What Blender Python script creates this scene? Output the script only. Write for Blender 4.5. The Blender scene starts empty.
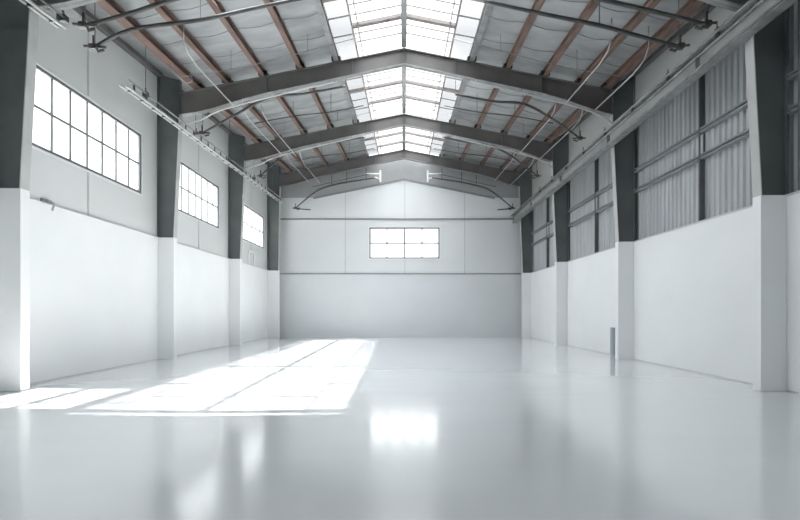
import bpy, bmesh, math, random
from mathutils import Vector, Matrix
random.seed(4)
C = bpy.context.scene.collection
scn = bpy.context.scene

# ------------------------------------------------------------------ materials
def mat(name, col, rough=0.5, metal=0.0, var=0.0, scale=3.0, bump=0.0, bscale=40.0, spec=0.5, stretch=(1,1,1)):
    m = bpy.data.materials.new(name); m.use_nodes = True
    nt = m.node_tree; b = nt.nodes['Principled BSDF']
    b.inputs['Base Color'].default_value = (*col, 1)
    b.inputs['Roughness'].default_value = rough
    b.inputs['Metallic'].default_value = metal
    b.inputs['Specular IOR Level'].default_value = spec
    tc = nt.nodes.new('ShaderNodeTexCoord')
    mp = nt.nodes.new('ShaderNodeMapping'); mp.inputs['Scale'].default_value = stretch
    nt.links.new(tc.outputs['Object'], mp.inputs['Vector'])
    if var > 0:
        n = nt.nodes.new('ShaderNodeTexNoise'); n.inputs['Scale'].default_value = scale
        n.inputs['Detail'].default_value = 5
        nt.links.new(mp.outputs['Vector'], n.inputs['Vector'])
        r = nt.nodes.new('ShaderNodeValToRGB')
        r.color_ramp.elements[0].position = 0.3; r.color_ramp.elements[1].position = 0.7
        r.color_ramp.elements[0].color = (*[c*(1-var) for c in col], 1)
        r.color_ramp.elements[1].color = (*[min(1, c*(1+var*0.6)) for c in col], 1)
        nt.links.new(n.outputs['Fac'], r.inputs['Fac'])
        nt.links.new(r.outputs['Color'], b.inputs['Base Color'])
    if bump > 0:
        n2 = nt.nodes.new('ShaderNodeTexNoise'); n2.inputs['Scale'].default_value = bscale
        nt.links.new(mp.outputs['Vector'], n2.inputs['Vector'])
        bp = nt.nodes.new('ShaderNodeBump'); bp.inputs['Strength'].default_value = bump
        bp.inputs['Distance'].default_value = 0.01
        nt.links.new(n2.outputs['Fac'], bp.inputs['Height'])
        nt.links.new(bp.outputs['Normal'], b.inputs['Normal'])
    return m

def glassy(name, transp, col=(1,1,1), frost=(0.9,0.92,0.93)):
    m = bpy.data.materials.new(name); m.use_nodes = True
    nt = m.node_tree; nt.nodes.clear()
    o = nt.nodes.new('ShaderNodeOutputMaterial')
    t = nt.nodes.new('ShaderNodeBsdfTransparent'); t.inputs['Color'].default_value = (*col, 1)
    d = nt.nodes.new('ShaderNodeBsdfTranslucent'); d.inputs['Color'].default_value = (*frost, 1)
    g = nt.nodes.new('ShaderNodeBsdfGlossy'); g.inputs['Roughness'].default_value = 0.1
    m1 = nt.nodes.new('ShaderNodeMixShader'); m1.inputs[0].default_value = transp
    nt.links.new(d.outputs[0], m1.inputs[1]); nt.links.new(t.outputs[0], m1.inputs[2])
    m2 = nt.nodes.new('ShaderNodeMixShader'); m2.inputs[0].default_value = 0.04
    nt.links.new(m1.outputs[0], m2.inputs[1]); nt.links.new(g.outputs[0], m2.inputs[2])
    nt.links.new(m2.outputs[0], o.inputs['Surface'])
    return m

M = dict(
    wall=mat('white_painted_wall', (0.83,0.845,0.845), 0.55, var=0.03, scale=0.6, bump=0.05),
    upperr=mat('grey_upper_wall_strip', (0.40,0.405,0.40), 0.6, var=0.04, scale=0.5, bump=0.05),
    upper=mat('pale_grey_upper_wall', (0.66,0.67,0.665), 0.6, var=0.03, scale=0.5, bump=0.05),
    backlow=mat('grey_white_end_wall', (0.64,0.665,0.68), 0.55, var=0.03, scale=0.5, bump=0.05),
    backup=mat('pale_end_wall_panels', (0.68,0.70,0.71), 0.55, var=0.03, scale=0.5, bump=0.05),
    trim=mat('grey_trim', (0.24,0.25,0.25), 0.5, var=0.1, scale=4),
    joint=mat('panel_joint', (0.5,0.51,0.51), 0.6, var=0.1, scale=4),
    cap=mat('pale_ledge_cap', (0.6,0.61,0.61), 0.5, var=0.05, scale=2),
    steel=mat('dark_painted_steel', (0.125,0.137,0.139), 0.5, var=0.15, scale=1.5),
    rafter=mat('grey_brown_painted_steel', (0.13,0.125,0.12), 0.5, var=0.18, scale=1.2),
    flange=mat('light_grey_flange', (0.50,0.50,0.49), 0.45, var=0.08, scale=2),
    brown=mat('red_brown_primer_steel', (0.17,0.108,0.088), 0.6, var=0.4, scale=3, stretch=(3,0.4,3)),
    black=mat('black_cleat_steel', (0.02,0.02,0.02), 0.5, var=0.2),
    sheet=mat('grey_foil_roof_lining', (0.35,0.36,0.365), 0.38, metal=0.3, var=0.28, scale=0.9, bump=0.5, bscale=3, stretch=(1,2.5,1)),
    corr=mat('galvanised_corrugated_sheet', (0.50,0.52,0.53), 0.5, metal=0.35, var=0.15, scale=1.3, stretch=(1,3,0.3)),
    girt=mat('grey_girt_steel', (0.26,0.27,0.275), 0.5, var=0.15),
    pipe=mat('dark_pipe', (0.085,0.085,0.085), 0.4, metal=0.3, var=0.2),
    conduit=mat('pale_galvanised_conduit', (0.50,0.51,0.51), 0.4, metal=0.3, var=0.12),
    railm=mat('worn_rail_steel', (0.28,0.285,0.285), 0.4, metal=0.3, var=0.3, scale=4),
    webm=mat('light_grey_girder_web', (0.30,0.305,0.305), 0.5, var=0.15, scale=1.5),
    wire=mat('thin_dark_wire', (0.16,0.16,0.16), 0.5, var=0.1),
    frame=mat('grey_window_frame', (0.15,0.16,0.165), 0.5, var=0.1),
    framel=mat('white_window_surround', (0.75,0.76,0.76), 0.5, var=0.03),
    white=mat('white_valve_paint', (0.85,0.85,0.85), 0.4, var=0.05),
    greybox=mat('grey_cover_plate', (0.34,0.38,0.41), 0.5, var=0.1),
    skyframe=mat('skylight_frame_alloy', (0.24,0.215,0.205), 0.5, var=0.15),
    ground=mat('concrete_apron', (0.45,0.45,0.43), 0.9, var=0.15),
    glass=glassy('clear_window_glass', 0.85),
    sky=glassy('clear_skylight_sheet', 0.85, frost=(0.2,0.2,0.2)),
    frost=glassy('milky_skylight_sheet', 0.40, col=(0.6,0.6,0.61), frost=(0.03,0.03,0.03)),
    opal=glassy('added_opal_fill_sheet', 0.0, frost=(0.13,0.136,0.142)),  # diffuse sheet of the added front skylights, passes no direct sun
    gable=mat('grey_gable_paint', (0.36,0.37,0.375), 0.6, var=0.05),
)

# polished floor
def floor_mat():
    m = bpy.data.materials.new('polished_epoxy_floor'); m.use_nodes = True
    nt = m.node_tree; b = nt.nodes['Principled BSDF']; L = nt.links
    tc = nt.nodes.new('ShaderNodeTexCoord')
    mp = nt.nodes.new('ShaderNodeMapping'); mp.inputs['Scale'].default_value = (0.35, 1.6, 1)
    L.new(tc.outputs['Object'], mp.inputs['Vector'])
    n = nt.nodes.new('ShaderNodeTexNoise'); n.inputs['Scale'].default_value = 1.1; n.inputs['Detail'].default_value = 3
    L.new(mp.outputs['Vector'], n.inputs['Vector'])
    r = nt.nodes.new('ShaderNodeValToRGB')
    r.color_ramp.elements[0].position = 0.15; r.color_ramp.elements[1].position = 0.85
    r.color_ramp.elements[0].color = (0.625,0.65,0.66,1); r.color_ramp.elements[1].color = (0.65,0.675,0.685,1)
    L.new(n.outputs['Fac'], r.inputs['Fac']); L.new(r.outputs['Color'], b.inputs['Base Color'])
    mr = nt.nodes.new('ShaderNodeMapRange'); mr.inputs['To Min'].default_value = 0.13; mr.inputs['To Max'].default_value = 0.18
    L.new(n.outputs['Fac'], mr.inputs['Value']); L.new(mr.outputs['Result'], b.inputs['Roughness'])
    b.inputs['Specular IOR Level'].default_value = 0.7
    b.inputs['Coat Weight'].default_value = 0.7; b.inputs['Coat Roughness'].default_value = 0.12; b.inputs['Coat IOR'].default_value = 1.5
    return m
M['floor'] = floor_mat()

# ------------------------------------------------------------------ mesh helpers
def box(bm, x0, x1, y0, y1, z0, z1):
    if x0 > x1: x0, x1 = x1, x0
    v = [bm.verts.new(p) for p in ((x0,y0,z0),(x1,y0,z0),(x1,y1,z0),(x0,y1,z0),(x0,y0,z1),(x1,y0,z1),(x1,y1,z1),(x0,y1,z1))]
    for f in ((0,3,2,1),(4,5,6,7),(0,1,5,4),(1,2,6,5),(2,3,7,6),(3,0,4,7)):
        bm.faces.new([v[i] for i in f])

def prism(bm, pts, y0, y1):
    """polygon in xz extruded along y"""
    a = [bm.verts.new((x, y0, z)) for x, z in pts]
    b = [bm.verts.new((x, y1, z)) for x, z in pts]
    n = len(pts)
    bm.faces.new(a); bm.faces.new(b[::-1])
    for i in range(n):
        bm.faces.new([a[i], b[i], b[(i+1) % n], a[(i+1) % n]])

def loft(bm, ptsA, ptsB):
    """closed rings of 3D points, capped"""
    a = [bm.verts.new(p) for p in ptsA]; b = [bm.verts.new(p) for p in ptsB]
    n = len(a)
    bm.faces.new(a); bm.faces.new(b[::-1])
    for i in range(n):
        bm.faces.new([a[i], b[i], b[(i+1) % n], a[(i+1) % n]])

def tube(bm, pts, r, seg=8):
    pts = [Vector(p) for p in pts]
    rs = r if isinstance(r, (list, tuple)) else [r]*len(pts)
    rings = []
    for i, p in enumerate(pts):
        if i == 0: t = pts[1]-p
        elif i == len(pts)-1: t = p-pts[i-1]
        else: t = (pts[i+1]-p).normalized()+(p-pts[i-1]).normalized()
        t.normalize()
        up = Vector((0,0,1)) if abs(t.z) < 0.9 else Vector((0,1,0))
        u = t.cross(up).normalized(); w = t.cross(u)
        rings.append([bm.verts.new(p + rs[i]*(math.cos(2*math.pi*k/seg)*u + math.sin(2*math.pi*k/seg)*w)) for k in range(seg)])
    for a, b in zip(rings, rings[1:]):
        for k in range(seg):
            bm.faces.new([a[k], b[k], b[(k+1) % seg], a[(k+1) % seg]])
    bm.faces.new(rings[0][::-1]); bm.faces.new(rings[-1])

def smooth_pts(pts, n=5):
    P = [Vector(p) for p in pts]; out = []
    for i in range(len(P)-1):
        p0 = P[max(i-1,0)]; p1 = P[i]; p2 = P[i+1]; p3 = P[min(i+2,len(P)-1)]
        for k in range(n):
            t = k/n
            out.append(0.5*((2*p1)+(-p0+p2)*t+(2*p0-5*p1+4*p2-p3)*t*t+(-p0+3*p1-3*p2+p3)*t**3))
    out.append(P[-1]); return out

def obj(name, bm, m, parent=None, label=None, cat=None, group=None, kind=None, origin=None, bevel=0, smooth=False):
    bmesh.ops.recalc_face_normals(bm, faces=bm.faces)
    if origin is None:
        if parent is None and kind is None:
            xs = [v.co.x for v in bm.verts]; ys = [v.co.y for v in bm.verts]; zs = [v.co.z for v in bm.verts]
            origin = Vector(((min(xs)+max(xs))/2, (min(ys)+max(ys))/2, min(zs)))
        else:
            origin = Vector((0,0,0))
    origin = Vector(origin)
    bmesh.ops.translate(bm, verts=bm.verts, vec=-origin)
    me = bpy.data.meshes.new(name); bm.to_mesh(me); bm.free()
    if smooth:
        for p in me.polygons: p.use_smooth = True
    me.materials.append(m)
    o = bpy.data.objects.new(name, me); C.objects.link(o)
    if parent:
        o.parent = parent
        w_ = Vector((0,0,0)); p_ = parent
        while p_: w_ += Vector(p_.location); p_ = p_.parent
        o.location = origin - w_
    else:
        o.location = origin
    if bevel > 0:
        b = o.modifiers.new('bevel', 'BEVEL'); b.width = bevel; b.segments = 2; b.limit_method = 'ANGLE'
    if label: o['label'] = label
    if cat: o['category'] = cat
    if group: o['group'] = group
    if kind: o['kind'] = kind
    return o

def thing(name, loc, label, cat, group=None, kind=None):
    o = bpy.data.objects.new(name, None); C.objects.link(o); o.location = loc
    o.empty_display_size = 0.2
    o['label'] = label; o['category'] = cat
    if group: o['group'] = group
    if kind: o['kind'] = kind
    return o
def NB(): return bmesh.new()

# ------------------------------------------------------------------ layout
FY = [9.60, 16.0, 22.5, 28.9]            # front face of each portal frame
YB = 29.7                                # end wall
YF = -6.0                                # wall behind the camera
FT = 0.24                                # thickness of piers along y
RISE = 0.075
def dz(y): return RISE*(max(y, 9.6)-16.0)
def zr(x, y): return 10.40 - 0.20*abs(x) + dz(y)        # top of rafter
XK = 6.9                                                # eave purlin line
def zsheet(x, y):
    a = abs(x); t = 0.235
    if a <= XK: return zr(a, y)+t
    e = 8.26 if x < 0 else 7.76
    z0 = zr(XK, y)+t; z1 = 9.6+dz(y)
    return z0+(z1-z0)*(a-XK)/(e-XK)
XL_LOW, XL_UP = -8.20, -8.26
XR_LOW, XR_UP = 7.66, 7.76
PH_L, PH_R = 4.07, 3.93
ORD = ['nearest', 'second', 'third', 'farthest']
BAY = ['nearest bay', 'middle bay', 'farthest bay']

# ------------------------------------------------------------------ shell
b = NB(); box(b, XL_UP-0.3, XR_UP+0.3, YF-0.2, YB+0.2, -0.2, 0.0)
obj('floor', b, M['floor'], kind='structure', label='glossy pale grey epoxy floor')
b = NB(); box(b, -90, 90, -60, 110, -0.5, -0.25)
obj('ground', b, M['ground'], kind='structure', label='concrete apron outside the hall')

# left wall (solid below, windows above)
WIN_L = [(10.05,15.1), (16.75,21.45), (23.25,28.3)]
WZ0, WZ1 = 5.29, 7.16
b = NB()
t0, t1 = XL_UP-0.25, XL_UP
ys = [YF]+[v for w in WIN_L for v in w]+[YB]
topz = 9.6+dz(YB)+0.3
def wallcol(bm, x0, x1, ya, yb, z0):
    """wall strip whose top follows the eave"""
    cuts = [ya]+([9.6] if ya < 9.6 < yb else [])+[yb]
    for a, c in zip(cuts, cuts[1:]):
        za, zc = 9.6+dz(a)-0.0, 9.6+dz(c)-0.0
        loft(bm, [(x0,a,z0),(x1,a,z0),(x1,a,za),(x0,a,za)], [(x0,c,z0),(x1,c,z0),(x1,c,zc),(x0,c,zc)])
box(b, t0, t1, YF, YB, PH_L, WZ0)
wallcol(b, t0, t1, YF, YB, WZ1)
for i in range(0, len(ys)-1, 2):
    box(b, t0, t1, ys[i], ys[i+1], WZ0, WZ1)
wl = obj('wall_left', b, M['upper'], kind='structure', label='pale grey upper left wall with window openings')
b = NB(); box(b, t0, XL_LOW, YF, YB, 0, PH_L)
obj('lower_wall', b, M['wall'], parent=wl, label='white smooth lower left wall')
b = NB()
for y in (12.55, 19.3, 25.9):
    box(b, XL_UP, XL_UP+0.018, y-0.02, y+0.02, PH_L+0.02, WZ0-0.05)
    box(b, XL_UP, XL_UP+0.018, y-0.02, y+0.02, WZ1+0.08, 9.2)
obj('joint_strip', b, M['joint'], parent=wl)

# right wall
b = NB(); box(b, XR_LOW, XR_UP+0.3, YF, YB, 0, PH_R-0.03)
wr = obj('wall_right', b, M['wall'], kind='structure', label='white smooth lower right wall')
b = NB(); wallcol(b, XR_UP-0.03, XR_UP+0.3, YF, YB, 7.9)
obj('upper_wall', b, M['upperr'], parent=wr, label='grey strip of wall above the girder')
b = NB(); box(b, XR_UP+0.12, XR_UP+0.3, YF, YB, PH_R-0.03, 7.9)
obj('backing_wall', b, M['girt'], parent=wr)
b = NB(); box(b, XR_LOW-0.015, XR_UP+0.1, YF, YB, PH_R-0.03, PH_R+0.012)
obj('trim_1', b, M['cap'], kind='structure', label='pale ledge cap on the lower right wall')
b = NB(); box(b, XL_UP, XL_LOW+0.012, YF, YB, PH_L, PH_L+0.02)
obj('trim_2', b, M['cap'], kind='structure', label='pale ledge cap on the lower left wall')

# end wall with window opening
BW = (-2.14, 2.20, 4.88, 6.80)
ZL = 3.90
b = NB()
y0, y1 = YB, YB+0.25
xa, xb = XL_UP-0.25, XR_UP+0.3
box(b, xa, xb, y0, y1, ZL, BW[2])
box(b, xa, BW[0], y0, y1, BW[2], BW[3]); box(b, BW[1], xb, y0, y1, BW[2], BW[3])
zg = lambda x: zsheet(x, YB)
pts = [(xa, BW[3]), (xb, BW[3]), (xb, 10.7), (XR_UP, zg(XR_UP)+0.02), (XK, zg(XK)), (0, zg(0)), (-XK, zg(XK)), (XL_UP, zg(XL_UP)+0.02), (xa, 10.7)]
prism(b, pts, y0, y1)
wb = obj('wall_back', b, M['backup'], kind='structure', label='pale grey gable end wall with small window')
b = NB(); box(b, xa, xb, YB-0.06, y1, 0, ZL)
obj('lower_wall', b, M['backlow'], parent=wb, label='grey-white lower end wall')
b = NB(); box(b, xa+0.2, xb-0.2, YB-0.085, YB, ZL, ZL+0.05)
obj('trim_3', b, M['trim'], kind='structure', label='thin dark ledge strip across end wall')
b = NB(); box(b, XL_UP, XR_UP, YB-0.05, YB, 7.27, 7.36)
obj('trim_4', b, M['trim'], kind='structure', label='thin grey rail across end wall above window')
b = NB()
for s in (-1, 1):
    e = 5.6
    loft(b, [(0,YB-0.06,9.72),(0,YB,9.72),(0,YB,9.83),(0,YB-0.06,9.83)],
            [(s*e,YB-0.06,9.72-0.21*e),(s*e,YB,9.72-0.21*e),(s*e,YB,9.83-0.21*e),(s*e,YB-0.06,9.83-0.21*e)])
obj('trim_5', b, M['trim'], kind='structure', label='sloping grey gable trim on end wall')
b = NB()
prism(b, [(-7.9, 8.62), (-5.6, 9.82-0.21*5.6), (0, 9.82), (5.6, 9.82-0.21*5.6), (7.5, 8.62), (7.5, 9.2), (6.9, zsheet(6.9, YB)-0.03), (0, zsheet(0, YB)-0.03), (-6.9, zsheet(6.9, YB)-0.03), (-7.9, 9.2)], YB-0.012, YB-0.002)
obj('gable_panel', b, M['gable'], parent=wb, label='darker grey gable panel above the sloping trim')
b = NB()
for x in (-3.63, 3.75):
    box(b, x-0.02, x+0.02, YB-0.015, YB, ZL+0.05, 7.27); box(b, x-0.02, x+0.02, YB-0.015, YB, 7.36, 9.72-0.21*abs(x))
box(b, 0.03, 0.07, YB-0.015, YB, 7.36, 9.7); box(b, 0.03, 0.07, YB-0.015, YB, ZL+0.05, BW[2]-0.06)
obj('joint_strip', b, M['joint'], parent=wb)

b = NB(); pts2 = [(xa,0),(xb,0),(xb,10.3),(0,10.3),(xa,10.3)]
prism(b, [(xa,0),(xb,0),(xb,9.6+dz(0)),(XK,zsheet(XK,0)),(0,zsheet(0,0)),(-XK,zsheet(XK,0)),(xa,9.6+dz(0))], YF-0.25, YF)
obj('wall_front', b, M['upper'], kind='structure', label='end wall behind the viewer')

# baseboard shadow line = thin recessed skirting
for nm, x0, x1 in (('baseboard_left', XL_LOW, XL_LOW+0.012), ('baseboard_right', XR_LOW-0.012, XR_LOW)):
    b = NB(); box(b, x0, x1, YF, YB-0.06, 0, 0.03)
    obj(nm, b, M['cap'], kind='structure', label='thin grey skirting at foot of wall')
b = NB(); box(b, XL_LOW, XR_LOW, YB-0.075, YB-0.06, 0, 0.035)
obj('baseboard_back', b, M['cap'], kind='structure', label='thin grey skirting at foot of end wall')

# ------------------------------------------------------------------ roof deck
SK1, SK2 = 1.55, 2.22         # clear skylight edge, milky strip edge
b = NB()
T = 0.05
def deck(bm, xa, xb, ya, yb):
    q = lambda x, y, o: (x, y, zsheet(x, y)+o)
    loft(bm, [q(xa,ya,0), q(xb,ya,0), q(xb,ya,T), q(xa,ya,T)], [q(xa,yb,0), q(xb,yb,0), q(xb,yb,T), q(xa,yb,T)])
RLX = (-4.75, -2.45); RLY = (9.86, 12.0)   # added small rooflight, out of view, throws sun on the left floor
for s in (-1, 1):
    e = -XL_UP+0.2 if s < 0 else XR_UP+0.2
    for ya, yb in ((YF, 9.6), (9.6, YB+0.2)):
        inner = SK2
        if s < 0 and ya >= 9.6:
            deck(b, -inner, RLX[1], ya, yb); deck(b, RLX[0], -XK, ya, yb)
            deck(b, RLX[1], RLX[0], ya, RLY[0]); deck(b, RLX[1], RLX[0], RLY[1], yb)
        else:
            deck(b, s*inner, s*XK, ya, yb)
        deck(b, s*XK, s*e, ya, yb)
ceil = obj('ceiling', b, M['sheet'], kind='structure', label='grey foil-lined pitched roof deck')

# skylights: one per bay and slope
bays = [(9.6, FY[1]), (FY[1], FY[2]), (FY[2], YB)]
wn = [1]
def P(x, y, o=0.0): return Vector((x, y, zsheet(x, y)+o))
def sbar(bm, x0, y0_, x1, y1_, w, h, o):
    """bar on the roof slope"""
    a = P(x0,y0_,o); c = P(x1,y1_,o); d = (c-a).normalized()
    side = d.cross(Vector((0,0,1))).normalized()*w/2; up = Vector((0,0,h))
    loft(bm, [a-side, a+side, a+side+up, a-side+up], [c-side, c+side, c+side+up, c-side+up])
def pane(bm, xa, xb, ya, yb, o):
    f = [bm.verts.new(P(x,y,o)) for x, y in ((xa,ya),(xb,ya),(xb,yb),(xa,yb))]
    bm.faces.new(f)
for bi, (ya, yb) in enumerate(bays):
    for s in (-1, 1):
        side = 'left' if s < 0 else 'right'
        root = thing('window_%d' % wn[0], (s*0.9, (ya+yb)/2, zsheet(0.9,(ya+yb)/2)), 'bright roof skylight beside the ridge, %s slope, %s' % (side, BAY[bi]), 'skylight', kind='structure'); wn[0] += 1
        b = NB(); pane(b, s*0.08, s*SK1, ya, yb, 0.03); obj('glass_pane', b, M['sky'], root)
        b = NB(); pane(b, s*SK1, s*SK2, ya, yb, 0.03); obj('milky_strip', b, M['frost'], root, label='milky translucent side strip')
        b = NB()
        sbar(b, s*SK1, ya, s*SK1, yb, 0.05, 0.10, -0.10); sbar(b, s*(SK1-0.16), ya, s*(SK1-0.16), yb, 0.035, 0.05, -0.04)
        sbar(b, s*SK2, ya, s*SK2, yb, 0.05, 0.10, -0.06)
        obj('side_frame', b, M['skyframe'], root)
        n = 12
        for k in range(1, n):
            y = ya+(yb-ya)*k/n
            thick = (k % 3 == 0)
            b = NB(); sbar(b, s*0.08, y, s*(SK2 if k % 2 == 0 else SK1), y, 0.15 if thick else 0.036, 0.10 if thick else 0.03, -0.09 if thick else -0.02)
            obj('glazing_bar', b, M['skyframe'], root)
        b = NB()
        y_ = ya+(yb-ya)*0.35; y2_ = ya+(yb-ya)*0.75
        sbar(b, s*0.1, y2_, s*SK1, y_, 0.018, 0.02, -0.05)
        obj('diagonal_brace', b, M['skyframe'], root)
for s in (-1, 1):  # opal panes added over the unseen front bays to brighten the near floor
    root = thing('window_%d' % wn[0], (s*1.1, 2, zsheet(1.1, 2)), 'added unseen opal fill skylight before the nearest frame, %s slope' % ('left' if s < 0 else 'right'), 'skylight', kind='structure'); wn[0] += 1
    b = NB(); pane(b, s*0.08, s*SK2, YF, 9.6, 0.03); obj('glass_pane', b, M['opal'], root)
    b = NB(); sbar(b, s*SK2, YF, s*SK2, 9.6, 0.05, 0.1, -0.06); sbar(b, s*0.05, YF, s*0.05, 9.6, 0.08, 0.1, -0.04); obj('side_frame', b, M['skyframe'], root)
# small rooflight overhead (outside the frame), added for a floor sun patch
root = thing('window_%d' % wn[0], (-3.8, 10.9, zsheet(3.8,10.9)), 'added unseen roof light on the left slope for the floor sun patch', 'skylight', kind='structure'); wn[0] += 1
b = NB(); pane(b, RLX[0], RLX[1], RLY[0], RLY[1], 0.03); obj('glass_pane', b, M['sky'], root)

# ridge beams
for bi, (ya, yb) in enumerate(bays):
    b = NB()
    y0_ = ya+FT+0.02; y1_ = (yb-0.02) if bi < 2 else YB-0.01
    q = lambda x, y, o: (x, y, zr(0, y)+o)
    loft(b, [q(-0.05,y0_,0.02),q(0.05,y0_,0.02),q(0.05,y0_,0.22),q(-0.05,y0_,0.22)], [q(-0.05,y1_,0.02),q(0.05,y1_,0.02),q(0.05,y1_,0.22),q(-0.05,y1_,0.22)])
    loft(b, [q(-0.085,y0_,0.0),q(0.085,y0_,0.0),q(0.085,y0_,0.02),q(-0.085,y0_,0.02)], [q(-0.085,y1_,0.0),q(0.085,y1_,0.0),q(0.085,y1_,0.02),q(-0.085,y1_,0.02)])
    obj('ridge_beam', b, M['railm'], label='grey beam along the roof ridge between skylights, %s' % BAY[bi], cat='ridge beam', group='ridge beams')

# ------------------------------------------------------------------ portal frames
def col_profile(side):
    if side < 0: return -8.24, -7.70, -7.50, PH_L
    return 7.72, 7.17, 6.97, PH_R
def frame_at(i, Y):
    d = dz(Y); yc = Y+FT/2; yf, yb = yc-0.10, yc+0.10
    root = thing('steel_portal_frame', (0, yc, PH_L), 'dark grey steel portal frame of two columns and pitched rafters, %s from the viewer' % ORD[i], 'steel frame', 'steel portal frames')
    for s in (-1, 1):
        xo, xi0, xi1, ph = col_profile(s)
        if i == 3 and s < 0: xi0 += 0.12
        zk = 8.17+d                        # underside of haunch at the column
        zin = zsheet(xi1, Y)-0.05; zo = zsheet(xo, Y)-0.05
        z_k2 = zsheet(XK, Y)-0.05
        # column web
        b = NB()
        prism(b, [(xo+s*0.0, ph), (xi0, ph), (xi1, zk), (xi1, zin), (xo, zo)], yc-0.012, yc+0.012)
        col = obj('column', b, M['steel'], root)
        b = NB()    # outer flange and mid stiffener plates
        prism(b, [(xo, ph), (xo-s*0.03, ph), (xo-s*0.03, zo-0.02), (xo, zo)], yf, yb)
        prism(b, [(xi1+s*0.01, zk), (xi1+s*0.03, zk), (xi1+s*0.03, zin), (xi1+s*0.01, zin)], yf, yb)
        obj('outer_flange', b, M['steel'], col)
        b = NB()    # inner flange, light
        prism(b, [(xi0, ph), (xi0-s*0.022, ph), (xi1-s*0.022, zk), (xi1, zk)], yf-0.02, yb+0.02)
        obj('inner_flange', b, M['flange'], col, label='light grey inner flange')
        # rafter web
        def zb(x):                         # underside
            a = abs(x); k = abs(xi1)
            base = zr(a, Y)-0.53-0.012*a
            if a > 4.6:
                t = (a-4.6)/(k-4.6); base = base*(1-t*t)+(zk)*t*t if t > 0 else base
            return base
        xs = [0, 1.5, 3.0, 4.6, 5.3, 5.9, 6.4, 6.7, 6.9, abs(xi1)]
        xs = sorted(set(min(x, abs(xi1)) for x in xs))
        top = [(s*x, zr(x, Y)) for x in xs]; bot = [(s*x, zb(x)) for x in xs]
        b = NB(); prism(b, top+bot[::-1], yc-0.012, yc+0.012)
        raf = obj('rafter', b, M['rafter'], root)
        b = NB(); prism(b, top+[(x, z-0.022) for x, z in top][::-1], yf, yb)
        obj('top_flange', b, M['rafter'], raf)
        b = NB(); prism(b, bot+[(x, z+0.022) for x, z in bot][::-1], yf, yb)
        obj('bottom_flange', b, M['railm'], raf, label='paler bottom flange')
        for x in (1.72, 4.6):
            b = NB(); box(b, s*x-0.01, s*x+0.01, yf+0.01, yb-0.01, zb(x)+0.01, zr(x, Y)-0.01); obj('stiffener_plate', b, M['steel'], raf)
        if s > 0:
            b = NB(); box(b, -0.012, 0.012, yf+0.005, yb-0.005, zb(0)+0.01, zr(0, Y)-0.005)
            obj('stiffener_plate', b, M['steel'], raf)
    return root
for i, Y in enumerate(FY): frame_at(i, Y)

# piers
for i, Y in enumerate(FY):
    for s in (-1, 1):
        xo, xi0, xi1, ph = col_profile(s)
        if i == 3 and s < 0: xi0 += 0.12
        e = XL_LOW if s < 0 else XR_LOW
        b = NB(); box(b, e, xi0-s*0.03, Y, Y+FT, 0, ph)
        obj('pier', b, M['wall'], bevel=0.008, label='smooth white pier under the %s steel column on the %s wall' % (ORD[i], 'left' if s < 0 else 'right'), cat='pier', group='white piers')

# ------------------------------------------------------------------ purlins
PX = [2.27, 3.47, 4.72, 5.93, XK]
PN = ['first from the skylight', 'second from the skylight', 'third from the skylight', 'fourth from the skylight', 'outermost by the eave']
for bi, (ya, yb) in enumerate(bays):
    for s in (-1, 1):
        for k, x in enumerate(PX):
            y0_ = ya+FT/2+0.01; y1_ = (yb if bi < 2 else FY[3])+FT/2-0.01
            side = 'left' if s < 0 else 'right'
            root = thing('purlin', (s*x, (y0_+y1_)/2, zr(x,(y0_+y1_)/2)), 'red-brown steel purlin, %s, on %s roof slope, %s' % (PN[k], side, BAY[bi]), 'purlin', 'roof purlins')
            b = NB()
            hx = 0.08 if k < 4 else 0.13
            if k == 4 and s > 0: x = 6.80
            def ring(y, x0, x1, z0, z1): return [(s*x+x0,y,zr(x,y)+z0),(s*x+x1,y,zr(x,y)+z0),(s*x+x1,y,zr(x,y)+z1),(s*x+x0,y,zr(x,y)+z1)]
            for r_ in ((-hx,hx,0.012,0.028), (-hx,hx,0.185,0.20), (-0.02,0.02,0.028,0.185), (-hx,-hx+0.015,0.028,0.05), (hx-0.015,hx,0.028,0.05)):
                loft(b, ring(y0_,*r_), ring(y1_,*r_))
            m = M['railm'] if k == 0 else M['brown']
            obj('channel', b, m, root)
            for ye in (y0_+0.04, y1_-0.08):
                b = NB(); box(b, s*x-0.15, s*x+0.15, ye-0.02 if ye > ya+1 else ye+0.02, ye+0.05 if ye > ya+1 else ye+0.09, zr(x, ye)+0.012+0.03*abs(0)+0.02, zr(x, ye)+0.17)
                obj('cleat', b, M['black'], root)

# eave struts, numbered among the trims: grey member at top of wall
for bi, (ya, yb) in enumerate(bays):
    for s in (-1, 1):
        xo = XL_UP+0.004 if s < 0 else XR_UP-0.034
        y0_ = ya+FT+0.01; y1_ = yb-0.01
        b = NB()
        q = lambda x, y, o: (x, y, 9.6+dz(y)+o)
        e = xo-s*0.22
        o1 = zsheet(e, 16)-9.6
        loft(b, [q(xo,y0_,-0.16),q(e,y0_,-0.16+o1*0.6),q(e,y0_,o1-0.01),q(xo,y0_,-0.01)], [q(xo,y1_,-0.16),q(e,y1_,-0.16+o1*0.6),q(e,y1_,o1-0.01),q(xo,y1_,-0.01)])
        obj('trim_%d' % (6+bi*2+(s > 0)), b, M['rafter'], kind='structure', label='dark grey eave strut where the %s wall meets the roof, %s' % ('left' if s < 0 else 'right', BAY[bi]))

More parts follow.
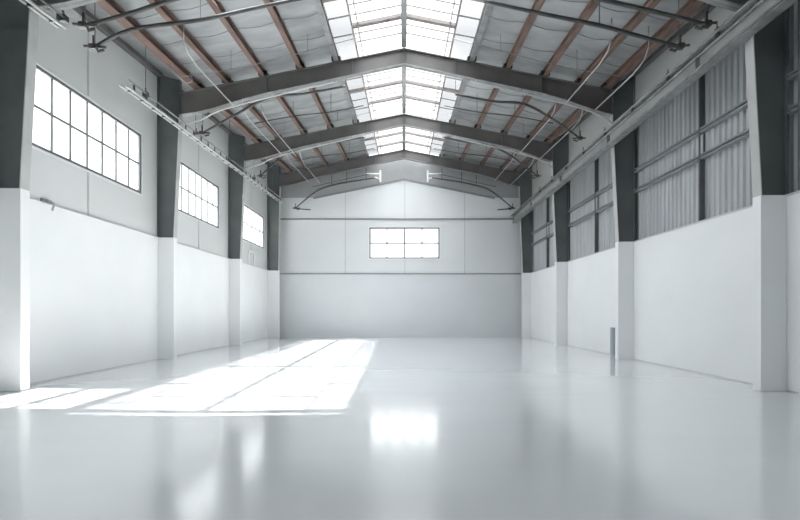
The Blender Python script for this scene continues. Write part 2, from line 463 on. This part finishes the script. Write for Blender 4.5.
# liner support wires
for bi, (ya, yb) in enumerate(bays):
    for s in (-1, 1):
        n = 5
        for k in range(1, n):
            y = ya+(yb-ya)*(k)/n + 0.15*random.uniform(-1,1)
            if y < 11.6: continue
            pts = []
            for j in range(17):
                x = 2.35+(XK-0.1-2.35)*j/16
                lo = max(p for p in PX if p <= x); hi = min([p for p in PX if p > x] or [XK])
                sag = 0.05*math.sin(math.pi*(x-lo)/(hi-lo))
                pts.append((s*x, y+0.03*math.sin(j*1.3), zr(x, y)+0.225-sag))
            b = NB(); tube(b, pts, 0.008, 5)
            obj('support_wire', b, M['wire'], label='%s thin sagging wire under the %s roof slope, %s' % (['nearest','second','third','fourth'][k-1], 'left' if s < 0 else 'right', BAY[bi]), cat='wire', group='roof lining wires')

# ------------------------------------------------------------------ windows
def side_window(idx, ya, yb, n, label):
    root = thing('window_%d' % wn[0], (XL_UP-0.1, (ya+yb)/2, WZ0), label, 'window', kind='structure'); wn[0] += 1
    xg = XL_UP-0.05
    b = NB(); t = 0.075
    box(b, xg-0.03, xg+0.04, ya, yb, WZ0, WZ0+t); box(b, xg-0.03, xg+0.04, ya, yb, WZ1-t, WZ1)
    box(b, xg-0.03, xg+0.04, ya, ya+t, WZ0+t, WZ1-t); box(b, xg-0.03, xg+0.04, yb-t, yb, WZ0+t, WZ1-t)
    obj('window_frame', b, M['frame'], root)
    b = NB()
    g = 0.05
    box(b, XL_UP, XL_UP+0.015, ya-g, yb+g, WZ0-g, WZ0); box(b, XL_UP, XL_UP+0.015, ya-g, yb+g, WZ1, WZ1+g)
    box(b, XL_UP, XL_UP+0.015, ya-g, ya, WZ0, WZ1); box(b, XL_UP, XL_UP+0.015, yb, yb+g, WZ0, WZ1)
    obj('surround', b, M['framel'], root, label='white surround')
    zm = (WZ0+WZ1)/2
    for k in range(1, n):
        y = ya+(yb-ya)*k/n
        b = NB(); box(b, xg-0.015, xg+0.02, y-0.024, y+0.024, WZ0+t, WZ1-t); obj('mullion', b, M['frame'], root)
    b = NB(); box(b, xg-0.015, xg+0.024, ya+t, yb-t, zm-0.026, zm+0.026); obj('transom', b, M['frame'], root)
    b = NB(); box(b, xg-0.006, xg-0.002, ya+t*0.5, yb-t*0.5, WZ0+t*0.5, WZ1-t*0.5); obj('glass_pane', b, M['glass'], root)
side_window(0, *WIN_L[0], 8, 'large grid window nearest the viewer on the left wall')
side_window(1, *WIN_L[1], 8, 'middle grid window on the left wall')
side_window(2, *WIN_L[2], 7, 'farthest grid window on the left wall')
root = thing('window_%d' % wn[0], (0.03, YB+0.05, BW[2]), 'small grid window in the middle of the end wall', 'window', kind='structure')
yg = YB+0.06; t = 0.085
b = NB()
box(b, BW[0], BW[1], yg-0.04, yg+0.03, BW[2], BW[2]+t); box(b, BW[0], BW[1], yg-0.04, yg+0.03, BW[3]-t, BW[3])
box(b, BW[0], BW[0]+t, yg-0.04, yg+0.03, BW[2]+t, BW[3]-t); box(b, BW[1]-t, BW[1], yg-0.04, yg+0.03, BW[2]+t, BW[3]-t)
obj('window_frame', b, M['frame'], root)
b = NB(); g = 0.07
box(b, BW[0]-g, BW[1]+g, YB-0.02, YB, BW[2]-g, BW[2]); box(b, BW[0]-g, BW[1]+g, YB-0.02, YB, BW[3], BW[3]+g)
box(b, BW[0]-g, BW[0], YB-0.02, YB, BW[2], BW[3]); box(b, BW[1], BW[1]+g, YB-0.02, YB, BW[2], BW[3])
obj('surround', b, M['framel'], root, label='white surround')
for k in range(1, 4):
    x = BW[0]+(BW[1]-BW[0])*k/4
    b = NB(); box(b, x-0.042, x+0.042, yg-0.02, yg+0.015, BW[2]+t, BW[3]-t); obj('mullion', b, M['frame'], root)
b = NB(); zm = (BW[2]+BW[3])/2; box(b, BW[0]+t, BW[1]-t, yg-0.024, yg+0.015, zm-0.045, zm+0.045); obj('transom', b, M['frame'], root)
b = NB(); box(b, BW[0]+t/2, BW[1]-t/2, yg+0.002, yg+0.006, BW[2]+t/2, BW[3]-t/2); obj('glass_pane', b, M['glass'], root)

# ------------------------------------------------------------------ right upper wall: corrugated cladding, girts, posts
rb = [(4.0, FY[0]), (FY[0]+FT, FY[1]), (FY[1]+FT, FY[2]), (FY[2]+FT, FY[3])]
RBN = ['right of nearest column', 'between nearest and second columns', 'between second and third columns', 'between third and farthest columns']
for bi, (ya, yb) in enumerate(rb):
    b = NB(); pitch = 0.21; x0 = XR_UP+0.02
    y = ya+0.02; prof = []
    while y < yb-0.02:
        prof += [(x0+0.045, y), (x0+0.045, y+pitch*0.35), (x0, y+pitch*0.5), (x0, y+pitch*0.85)]
        y += pitch
    prof = [(x, min(yy, yb-0.02)) for x, yy in prof]
    lo = [b.verts.new((x, yy, PH_R+0.014)) for x, yy in prof]; hi = [b.verts.new((x, yy, 7.89)) for x, yy in prof]
    for k in range(len(prof)-1):
        if prof[k][1] < prof[k+1][1]: b.faces.new([lo[k], lo[k+1], hi[k+1], hi[k]])
    o = obj('corrugated_cladding', b, M['corr'], label='grey corrugated metal cladding on right wall %s' % RBN[bi], cat='cladding', group='corrugated cladding panels')
    sm = o.modifiers.new('solid', 'SOLIDIFY'); sm.thickness = 0.004; sm.offset = 1
    for zi, z in enumerate((5.6, 6.28)):
        b = NB(); xw = XR_UP+0.018
        box(b, xw-0.13, xw, ya+0.02, yb-0.02, z+0.05, z+0.065)
        box(b, xw-0.13, xw, ya+0.02, yb-0.02, z-0.065, z-0.05)
        box(b, xw-0.13, xw-0.115, ya+0.02, yb-0.02, z-0.05, z-0.02)
        box(b, xw-0.13, xw-0.115, ya+0.02, yb-0.02, z+0.02, z+0.05)
        box(b, xw-0.012, xw, ya+0.02, yb-0.02, z-0.05, z+0.05)
        obj('girt', b, M['girt'], label='%s horizontal grey steel girt on right wall %s' % (('lower', 'upper')[zi], RBN[bi]), cat='girt', group='wall girts')
    posts = [(ya+0.14, 'at the near end')] if bi > 0 else []
    posts += [((12.42, 19.2, 25.7)[bi-1], 'in the middle')] if bi > 0 else [(yb-0.34, 'beside the column')]
    for yp, nm in posts:
        b = NB(); w = 0.022 if 'mid' in nm else 0.045
        xq = XR_UP+0.015
        box(b, xq-0.028, xq, yp-w, yp+w, PH_R+0.014, 5.535); box(b, xq-0.028, xq, yp-w, yp+w, 5.667, 6.213); box(b, xq-0.028, xq, yp-w, yp+w, 6.347, 7.88)
        box(b, xq-0.145, xq-0.118, yp-w, yp+w, PH_R+0.014, 7.88)
        box(b, xq-0.118, xq-0.028, yp-0.006, yp+0.006, PH_R+0.014, 5.535); box(b, xq-0.118, xq-0.028, yp-0.006, yp+0.006, 6.347, 7.88)
        obj('wall_post', b, M['steel'], label='dark steel post on right wall, %s, %s' % ({'at the near end':'just behind a column','in the middle':'in mid bay','beside the column':'before the column'}[nm], RBN[bi]), cat='post', group='cladding posts')

# ------------------------------------------------------------------ runway girder on the right
XG = 6.78
root = thing('runway_girder', (XG, 15, 7.05), 'long light grey girder with double rails along the right columns', 'girder')
b = NB(); box(b, XG-0.01, XG+0.01, 5.0, YB-0.1, 7.07, 7.50); obj('web', b, M['webm'], root)
b = NB(); box(b, XG-0.11, XG+0.11, 5.0, YB-0.1, 7.045, 7.07); obj('bottom_flange', b, M['railm'], root)
b = NB(); box(b, XG-0.10, XG+0.10, 5.0, YB-0.1, 7.50, 7.52); obj('top_flange', b, M['railm'], root)
for x, z, r in ((XG-0.10, 7.56, 0.038), (XG+0.05, 7.62, 0.05), (XG-0.06, 7.43, 0.035), (XG-0.08, 7.13, 0.03), (XG-0.2, 7.50, 0.028)):
    b = NB(); tube(b, [(x, 5.0, z), (x, YB-0.1, z)], r, 10); obj('rail', b, M['railm'], root, smooth=True)
y = 6.2
while y < YB-0.6:
    b = NB(); box(b, XG-0.105, XG-0.01, y-0.012, y+0.012, 7.07, 7.41); obj('web_stiffener', b, M['railm'], root)
    y += 4.8
for Y in FY:
    b = NB(); box(b, XG+0.01, 6.985, Y+0.06, Y+0.18, 7.10, 7.20); box(b, XG+0.005, 6.975, Y+0.06, Y+0.18, 7.38, 7.48)
    obj('bracket', b, M['steel'], root)
k = 0; y = 8.3
while y < YB-0.6:
    b = NB(); box(b, XG-0.15, XG-0.10, y-0.05, y+0.05, 7.46, 7.62); tube(b, [(XG-0.13,y,7.42),(XG-0.13,y,7.70)], 0.014, 6)
    
    obj('clamp', b, M['pipe'], root); y += 1.9

def hang_z(x, y):
    for p in PX:
        if abs(abs(x)-p) < 0.18: return zr(p, y)+0.005
    return zsheet(x, y)-0.01
# ------------------------------------------------------------------ ladder trays on the left
def tray(ya, yb, za, zb, label):
    x = -7.16
    root = thing('pipe_tray', (x, (ya+yb)/2, (za+zb)/2), label, 'pipe tray', 'left wall pipe trays')
    zf = lambda y: za+(zb-za)*(y-ya)/(yb-ya)
    for dx, dzz, r, m in ((0,0,0.035,'conduit'), (-0.16,0.02,0.032,'conduit'), (0.04,0.17,0.022,'railm')):
        b = NB(); tube(b, [(x+dx, ya, za+dzz), (x+dx, yb, zb+dzz)], r, 8); obj('rail', b, M[m], root, smooth=True)
    y = ya+0.3
    while y < yb-0.1:
        z = zf(y)
        b = NB(); box(b, x-0.16, x, y-0.02, y+0.02, z-0.02, z+0.02); box(b, x, x+0.04, y-0.015, y+0.015, z, z+0.17)
        obj('rung', b, M['pipe'], root); y += 0.6
    y = ya+0.9
    while y < yb:
        z = zf(y)
        b = NB(); box(b, x-0.06, x+0.07, y-0.06, y+0.06, z+0.10, z+0.22); tube(b, [(x+0.08,y-0.15,z+0.26),(x-0.04,y+0.1,z+0.2)], 0.022, 6)
        obj('clamp', b, M['pipe'], root)
        b = NB(); tube(b, [(x, y, z+0.2), (x, y, hang_z(x, y))], 0.011, 6); obj('hanger_rod', b, M['wire'], root)
        y += 3.2
tray(6.0, 10.15, 7.30, 7.60, 'pale pipe tray crossing the nearest left steel column')
tray(12.4, 28.3, 7.42, 8.0, 'long pale pipe tray hung along the left columns past the middle window')

# ------------------------------------------------------------------ curved transverse pipes
def arm(Y, s, pts, label, r=0.04, hang=True):
    root = thing('curved_pipe', (s*pts[0][0], Y, pts[0][1]), label, 'pipe', 'curved dark pipes under the roof')
    P3 = smooth_pts([(s*x, Y, z) for x, z in pts], 5)
    n = len(P3)
    b = NB(); tube(b, P3, [r*(0.85+0.35*math.sin(math.pi*i/(n-1))) for i in range(n)], 8); obj('main_pipe', b, M['pipe'], root, smooth=True)
    b = NB(); tube(b, [p+Vector((0, 0.10, 0.045+0.03*math.sin(3.1*i/(n-1)))) for i, p in enumerate(P3)], r*0.62, 6); obj('side_pipe', b, M['railm'], root, smooth=True)
    x, z = pts[0]
    b = NB(); box(b, s*x-0.07, s*x+0.07, Y-0.07, Y+0.07, z-0.05, z+0.06)
    tube(b, [(s*(x+0.16), Y-0.1, z-0.02), (s*(x-0.28), Y+0.03, z+0.02)], 0.028, 6)
    tube(b, [(s*x, Y, z), (s*x, Y, z+0.28)], 0.022, 6)
    tube(b, [(s*(x-0.1), Y, z-0.1), (s*(x-0.25), Y, z-0.06)], 0.03, 6)
    obj('clamp', b, M['pipe'], root)
    if hang:
        for xx, zz in ((pts[0][0]-0.02, pts[0][1]), pts[2], pts[-1]):
            b = NB(); tube(b, [(s*xx, Y+0.03, zz), (s*xx, Y+0.03, hang_z(xx, Y))], 0.011, 6); obj('hanger_rod', b, M['wire'], root)
    return root
arm(10.25, -1, [(6.85,7.70),(5.9,7.95),(4.6,8.35),(3.2,8.6),(2.0,8.8)], 'curved dark pipe nearest the viewer, upper left corner')
arm(11.2, -1, [(7.25,7.76),(6.35,8.18),(4.76,8.40),(3.6,8.65),(2.4,8.90)], 'curved dark pipe in upper left above the nearest window')
arm(10.3, 1, [(6.50,7.76),(5.6,7.98),(4.2,8.3),(3.0,8.55),(1.8,8.75)], 'curved dark pipe nearest the viewer, upper right corner')
arm(11.2, 1, [(6.45,7.78),(5.5,8.02),(4.57,8.27),(3.2,8.55),(1.88,8.84)], 'curved dark pipe in upper right behind the nearest one')
arm(17.1, -1, [(7.2,7.95),(6.1,8.55),(4.8,9.22),(3.6,9.35),(2.1,9.62)], 'curved dark pipe on the left just behind the second rafter')
arm(17.7, 1, [(6.5,7.98),(5.4,8.75),(4.4,9.25),(3.3,9.35),(1.9,9.6)], 'curved dark pipe on the right just behind the second rafter')
arm(23.4, -1, [(7.0,8.2),(5.8,9.25),(4.4,9.75),(3.2,9.9),(1.9,10.1)], 'curved dark pipe on the left just behind the third rafter')
arm(23.4, 1, [(6.5,8.2),(5.2,9.2),(4.1,9.7),(3.1,9.85),(1.9,10.1)], 'curved dark pipe on the right just behind the third rafter')
for s in (-1, 1):
    sd = 'left' if s < 0 else 'right'
    r_ = arm(29.25, s, [(6.62,7.90),(5.3,8.95),(4.1,9.35),(3.0,9.55),(1.7,9.75)], 'curved dark pipe with white end fitting by the %s of the end wall gable' % sd, hang=False)
    b = NB(); tube(b, [(s*1.45,29.25,9.5),(s*1.45,29.25,10.2)], 0.055, 8); tube(b, [(s*2.3,29.25,10.0),(s*1.45,29.25,10.0)], 0.035, 8); tube(b, [(s*1.7,29.25,9.75),(s*1.45,29.25,9.68)], 0.035, 8)
    obj('end_fitting', b, M['white'], r_, label='white end fitting')
    b = NB()
    for x in (2.3, 3.5, 4.4): tube(b, [(s*x,29.25,9.6-0.12*(x-2.3)),(s*x,29.25,zr(x,29)-0.42)], 0.02, 6)
    tube(b, [(s*2.1,29.25,9.98),(s*5.6,29.25,9.2)], 0.022, 6)
    obj('drop_rod', b, M['pipe'], r_)
    b = NB(); tube(b, [(s*6.72,29.25,7.88),(s*5.7,29.25,7.80)], 0.035, 8); obj('tail_pipe', b, M['pipe'], r_)
# thin tie rods crossing under the roof between the frames
for k, (Y, xs_, z0_, z1_) in enumerate(((19.0, 5.9, 9.05, 9.75), (25.6, 5.9, 9.6, 10.3))):
    for s in (-1, 1):
        b = NB(); pts = [(s*xs_, Y, z0_), (s*4.4, Y+0.1, z0_+0.32), (s*2.9, Y, z0_+0.45), (s*1.6, Y, z1_)]
        tube(b, smooth_pts(pts, 5), 0.022, 6)
        for px_ in (4.4, 2.9):
            zz = z0_+0.32 if px_ == 4.4 else z0_+0.45
            tube(b, [(s*px_, Y+0.05, zz), (s*px_, Y+0.05, zr(px_, Y)+0.22)], 0.009, 5)
        obj('tie_rod', b, M['pipe'], label='thin dark tie rod sweeping under the %s roof slope, %s' % ('left' if s < 0 else 'right', BAY[k+1]), cat='rod', group='thin tie rods')

for i in (1, 2):
    for s in (-1, 1):
        Y = FY[i]+0.05; d = dz(Y)
        f = lambda x: zr(x, Y)-0.53-0.012*x-0.10
        b = NB()
        tube(b, smooth_pts([(s*2.2, Y, f(2.2)), (s*3.4, Y, f(3.4)-0.02), (s*4.6, Y, f(4.6)-0.05), (s*5.6, Y, f(5.6)-0.1), (s*6.3, Y, f(6.3)-0.17), (s*6.8, Y, 8.0+d), (s*(7.47 if s < 0 else 6.96), Y, 7.85+d)], 4), 0.03, 8)
        for x in (2.4, 4.0, 5.4): tube(b, [(s*x, Y, f(x)), (s*x, Y, f(x)+0.11)], 0.014, 6)
        obj('service_pipe', b, M['conduit'], label='pale pipe clipped under the %s rafter, %s side' % (ORD[i], 'left' if s < 0 else 'right'), cat='pipe', group='pipes under the rafters', smooth=True)
for k, (Y, bi) in enumerate(((14.4, 0), (20.9, 1), (27.2, 2))):
    for s in (-1, 1):
        b = NB(); d = dz(Y)
        tube(b, smooth_pts([(s*6.75, Y, 8.75+d), (s*5.2, Y+0.05, 9.0+d), (s*3.6, Y, 9.35+d), (s*2.3, Y, 9.7+d), (s*1.2, Y, 9.98+d)], 4), 0.012, 6)
        for x, z in ((5.2, 9.0), (2.9, 9.53)): tube(b, [(s*x, Y+0.03, z+d), (s*x, Y+0.03, hang_z(x, Y))], 0.008, 5)
        obj('stay_wire', b, M['railm'], label='fine grey stay wire reaching the skylight under the %s roof slope, %s' % ('left' if s < 0 else 'right', BAY[bi]), cat='wire', group='fine stay wires')
# pale longitudinal conduits under rafters, one length per bay
for s, x, z, nm in ((-1, 5.78, 8.62, 'left'), (1, 5.45, 8.66, 'right, inner'), (1, 6.42, 8.42, 'right, outer'), (-1, 5.1, 8.55, 'left, inner')):
    for bi, (ya, yb) in enumerate(((12.6, 16.25), (17.2, 22.7), (23.6, 29.0))):
        if nm == 'left, inner' and bi == 0: continue
        b = NB(); z0_ = z+dz(ya)*0.9+0.0; z1_ = z+dz(yb)*0.9-0.06
        tube(b, [(s*x, ya, z0_+0.35), (s*x, ya+0.25, z0_+0.12), (s*x, ya+0.8, z0_+0.06), (s*x, yb, z1_)], 0.022, 6)
        tube(b, [(s*x, ya, z0_+0.33), (s*x, ya, zsheet(x, ya)-0.01)], 0.012, 6)
        obj('conduit', b, M['conduit'], label='pale thin conduit running lengthwise under the %s roof slope, %s' % (nm, BAY[bi]), cat='conduit', group='pale roof conduits', smooth=True)
# hanging cable loop near the second left column
b = NB(); tube(b, smooth_pts([(-6.86,14.2,8.82),(-6.74,14.2,8.6),(-6.5,14.3,8.42),(-6.36,14.4,8.52),(-6.45,14.5,8.8)], 6), 0.016, 6)
tube(b, [(-6.86,14.2,8.80),(-6.86,14.2,zr(6.9,14.2)+0.016)], 0.01, 6); obj('cable_loop', b, M['conduit'], label='loose pale cable loop hanging from the left roof slope near the second column', cat='cable')

# ------------------------------------------------------------------ small wall items
root = thing('wall_bracket', (XL_UP+0.02, 11.05, PH_L+0.02), 'small grey bracket on the left wall ledge below nearest window', 'bracket')
b = NB(); box(b, XL_UP+0.001, XL_UP+0.05, 10.9, 11.2, PH_L+0.03, PH_L+0.11); obj('back_plate', b, M['railm'], root)
b = NB(); tube(b, [(XL_UP+0.03,11.1,PH_L+0.1),(XL_UP+0.16,11.12,PH_L+0.02),(XL_UP+0.2,11.0,PH_L-0.15)], 0.025, 6); obj('arm', b, M['conduit'], root)
b = NB(); tube(b, smooth_pts([(XL_UP+0.045,25.4,PH_L+0.02),(XL_UP+0.045,25.4,PH_L+0.60),(XL_UP+0.045,25.55,PH_L+0.74),(XL_UP+0.045,26.2,PH_L+0.74),(XL_UP+0.045,26.35,PH_L+0.60),(XL_UP+0.045,26.35,PH_L+0.02)], 4), 0.04, 8)
o = obj('pipe_hoop', b, M['white'], label='white hoop of pipe on the left ledge under the farthest window', cat='pipe', smooth=True)
root = thing('cover_box', (XR_LOW-0.06, 17.45, 0.0), 'narrow grey upright cover box at the foot of right wall', 'cover box')
b = NB(); box(b, XR_LOW-0.11, XR_LOW-0.014, 17.3, 17.58, 0.02, 1.02); obj('box_body', b, M['greybox'], root, bevel=0.01)
b = NB(); box(b, XR_LOW-0.12, XR_LOW-0.11, 17.34, 17.54, 0.08, 0.96); obj('front_cover', b, M['greybox'], root)

# ------------------------------------------------------------------ light
SKY = 11.0
w = bpy.data.worlds.new('World'); scn.world = w; w.use_nodes = True
nt = w.node_tree; bg = nt.nodes['Background']; bg.inputs['Color'].default_value = (0.93, 0.97, 1.0, 1)
# overcast-like sky: brightness grows from the horizon to the zenith
tc = nt.nodes.new('ShaderNodeTexCoord'); sp = nt.nodes.new('ShaderNodeSeparateXYZ'); nt.links.new(tc.outputs['Generated'], sp.inputs[0])
rp = nt.nodes.new('ShaderNodeValToRGB'); nt.links.new(sp.outputs['Z'], rp.inputs['Fac'])
e = rp.color_ramp.elements; e[0].position = 0.0; e[0].color = (0.145,0.145,0.145,1); e[1].position = 1.0; e[1].color = (1,1,1,1)
a_ = e.new(0.5); a_.color = (0.17,0.17,0.17,1); a_ = e.new(0.72); a_.color = (0.6,0.6,0.6,1)
ml = nt.nodes.new('ShaderNodeMath'); ml.operation = 'MULTIPLY'; ml.inputs[1].default_value = SKY
nt.links.new(rp.outputs['Color'], ml.inputs[0]); nt.links.new(ml.outputs[0], bg.inputs['Strength'])
sd = bpy.data.lights.new('sun', 'SUN'); sd.energy = 24; sd.angle = math.radians(0.8); sd.color = (1, 0.985, 0.96)
so = bpy.data.objects.new('sun', sd); C.objects.link(so)
dirv = Vector((-3.3, -2.2, -10.2)).normalized()
so.rotation_euler = dirv.to_track_quat('-Z', 'Y').to_euler(); so.location = (6, 20, 25)
def portal(name, loc, rot, sx, sy):
    l = bpy.data.lights.new(name, 'AREA'); l.shape = 'RECTANGLE'; l.size = sx; l.size_y = sy; l.cycles.is_portal = True
    o = bpy.data.objects.new(name, l); C.objects.link(o); o.location = loc; o.rotation_euler = rot
for bi, (ya, yb) in enumerate(bays):
    portal('sky_portal', (0, (ya+yb)/2, zsheet(0,(ya+yb)/2)+0.25), (math.atan(RISE), 0, 0), 2*SK2, yb-ya)
for ya, yb in WIN_L:
    portal('window_portal', (XL_UP-0.2, (ya+yb)/2, (WZ0+WZ1)/2), (0, -math.pi/2, 0), WZ1-WZ0, yb-ya)
portal('window_portal', (0, YB+0.2, (BW[2]+BW[3])/2), (-math.pi/2, 0, 0), BW[1]-BW[0], BW[3]-BW[2])

# ------------------------------------------------------------------ camera
cd = bpy.data.cameras.new('camera'); co = bpy.data.objects.new('camera', cd); C.objects.link(co)
co.location = (0, 0, 1.6); co.rotation_euler = (math.pi/2, 0, 0)
cd.sensor_width = 36; cd.lens = 480*36/800; cd.shift_x = -4/800; cd.shift_y = 51.5/800; cd.clip_start = 0.05; cd.clip_end = 500
scn.camera = co
vs = scn.view_settings
vs.view_transform = 'Standard'; vs.look = 'None'; vs.gamma = 1; vs.use_curve_mapping = False
vs.exposure = 0.43
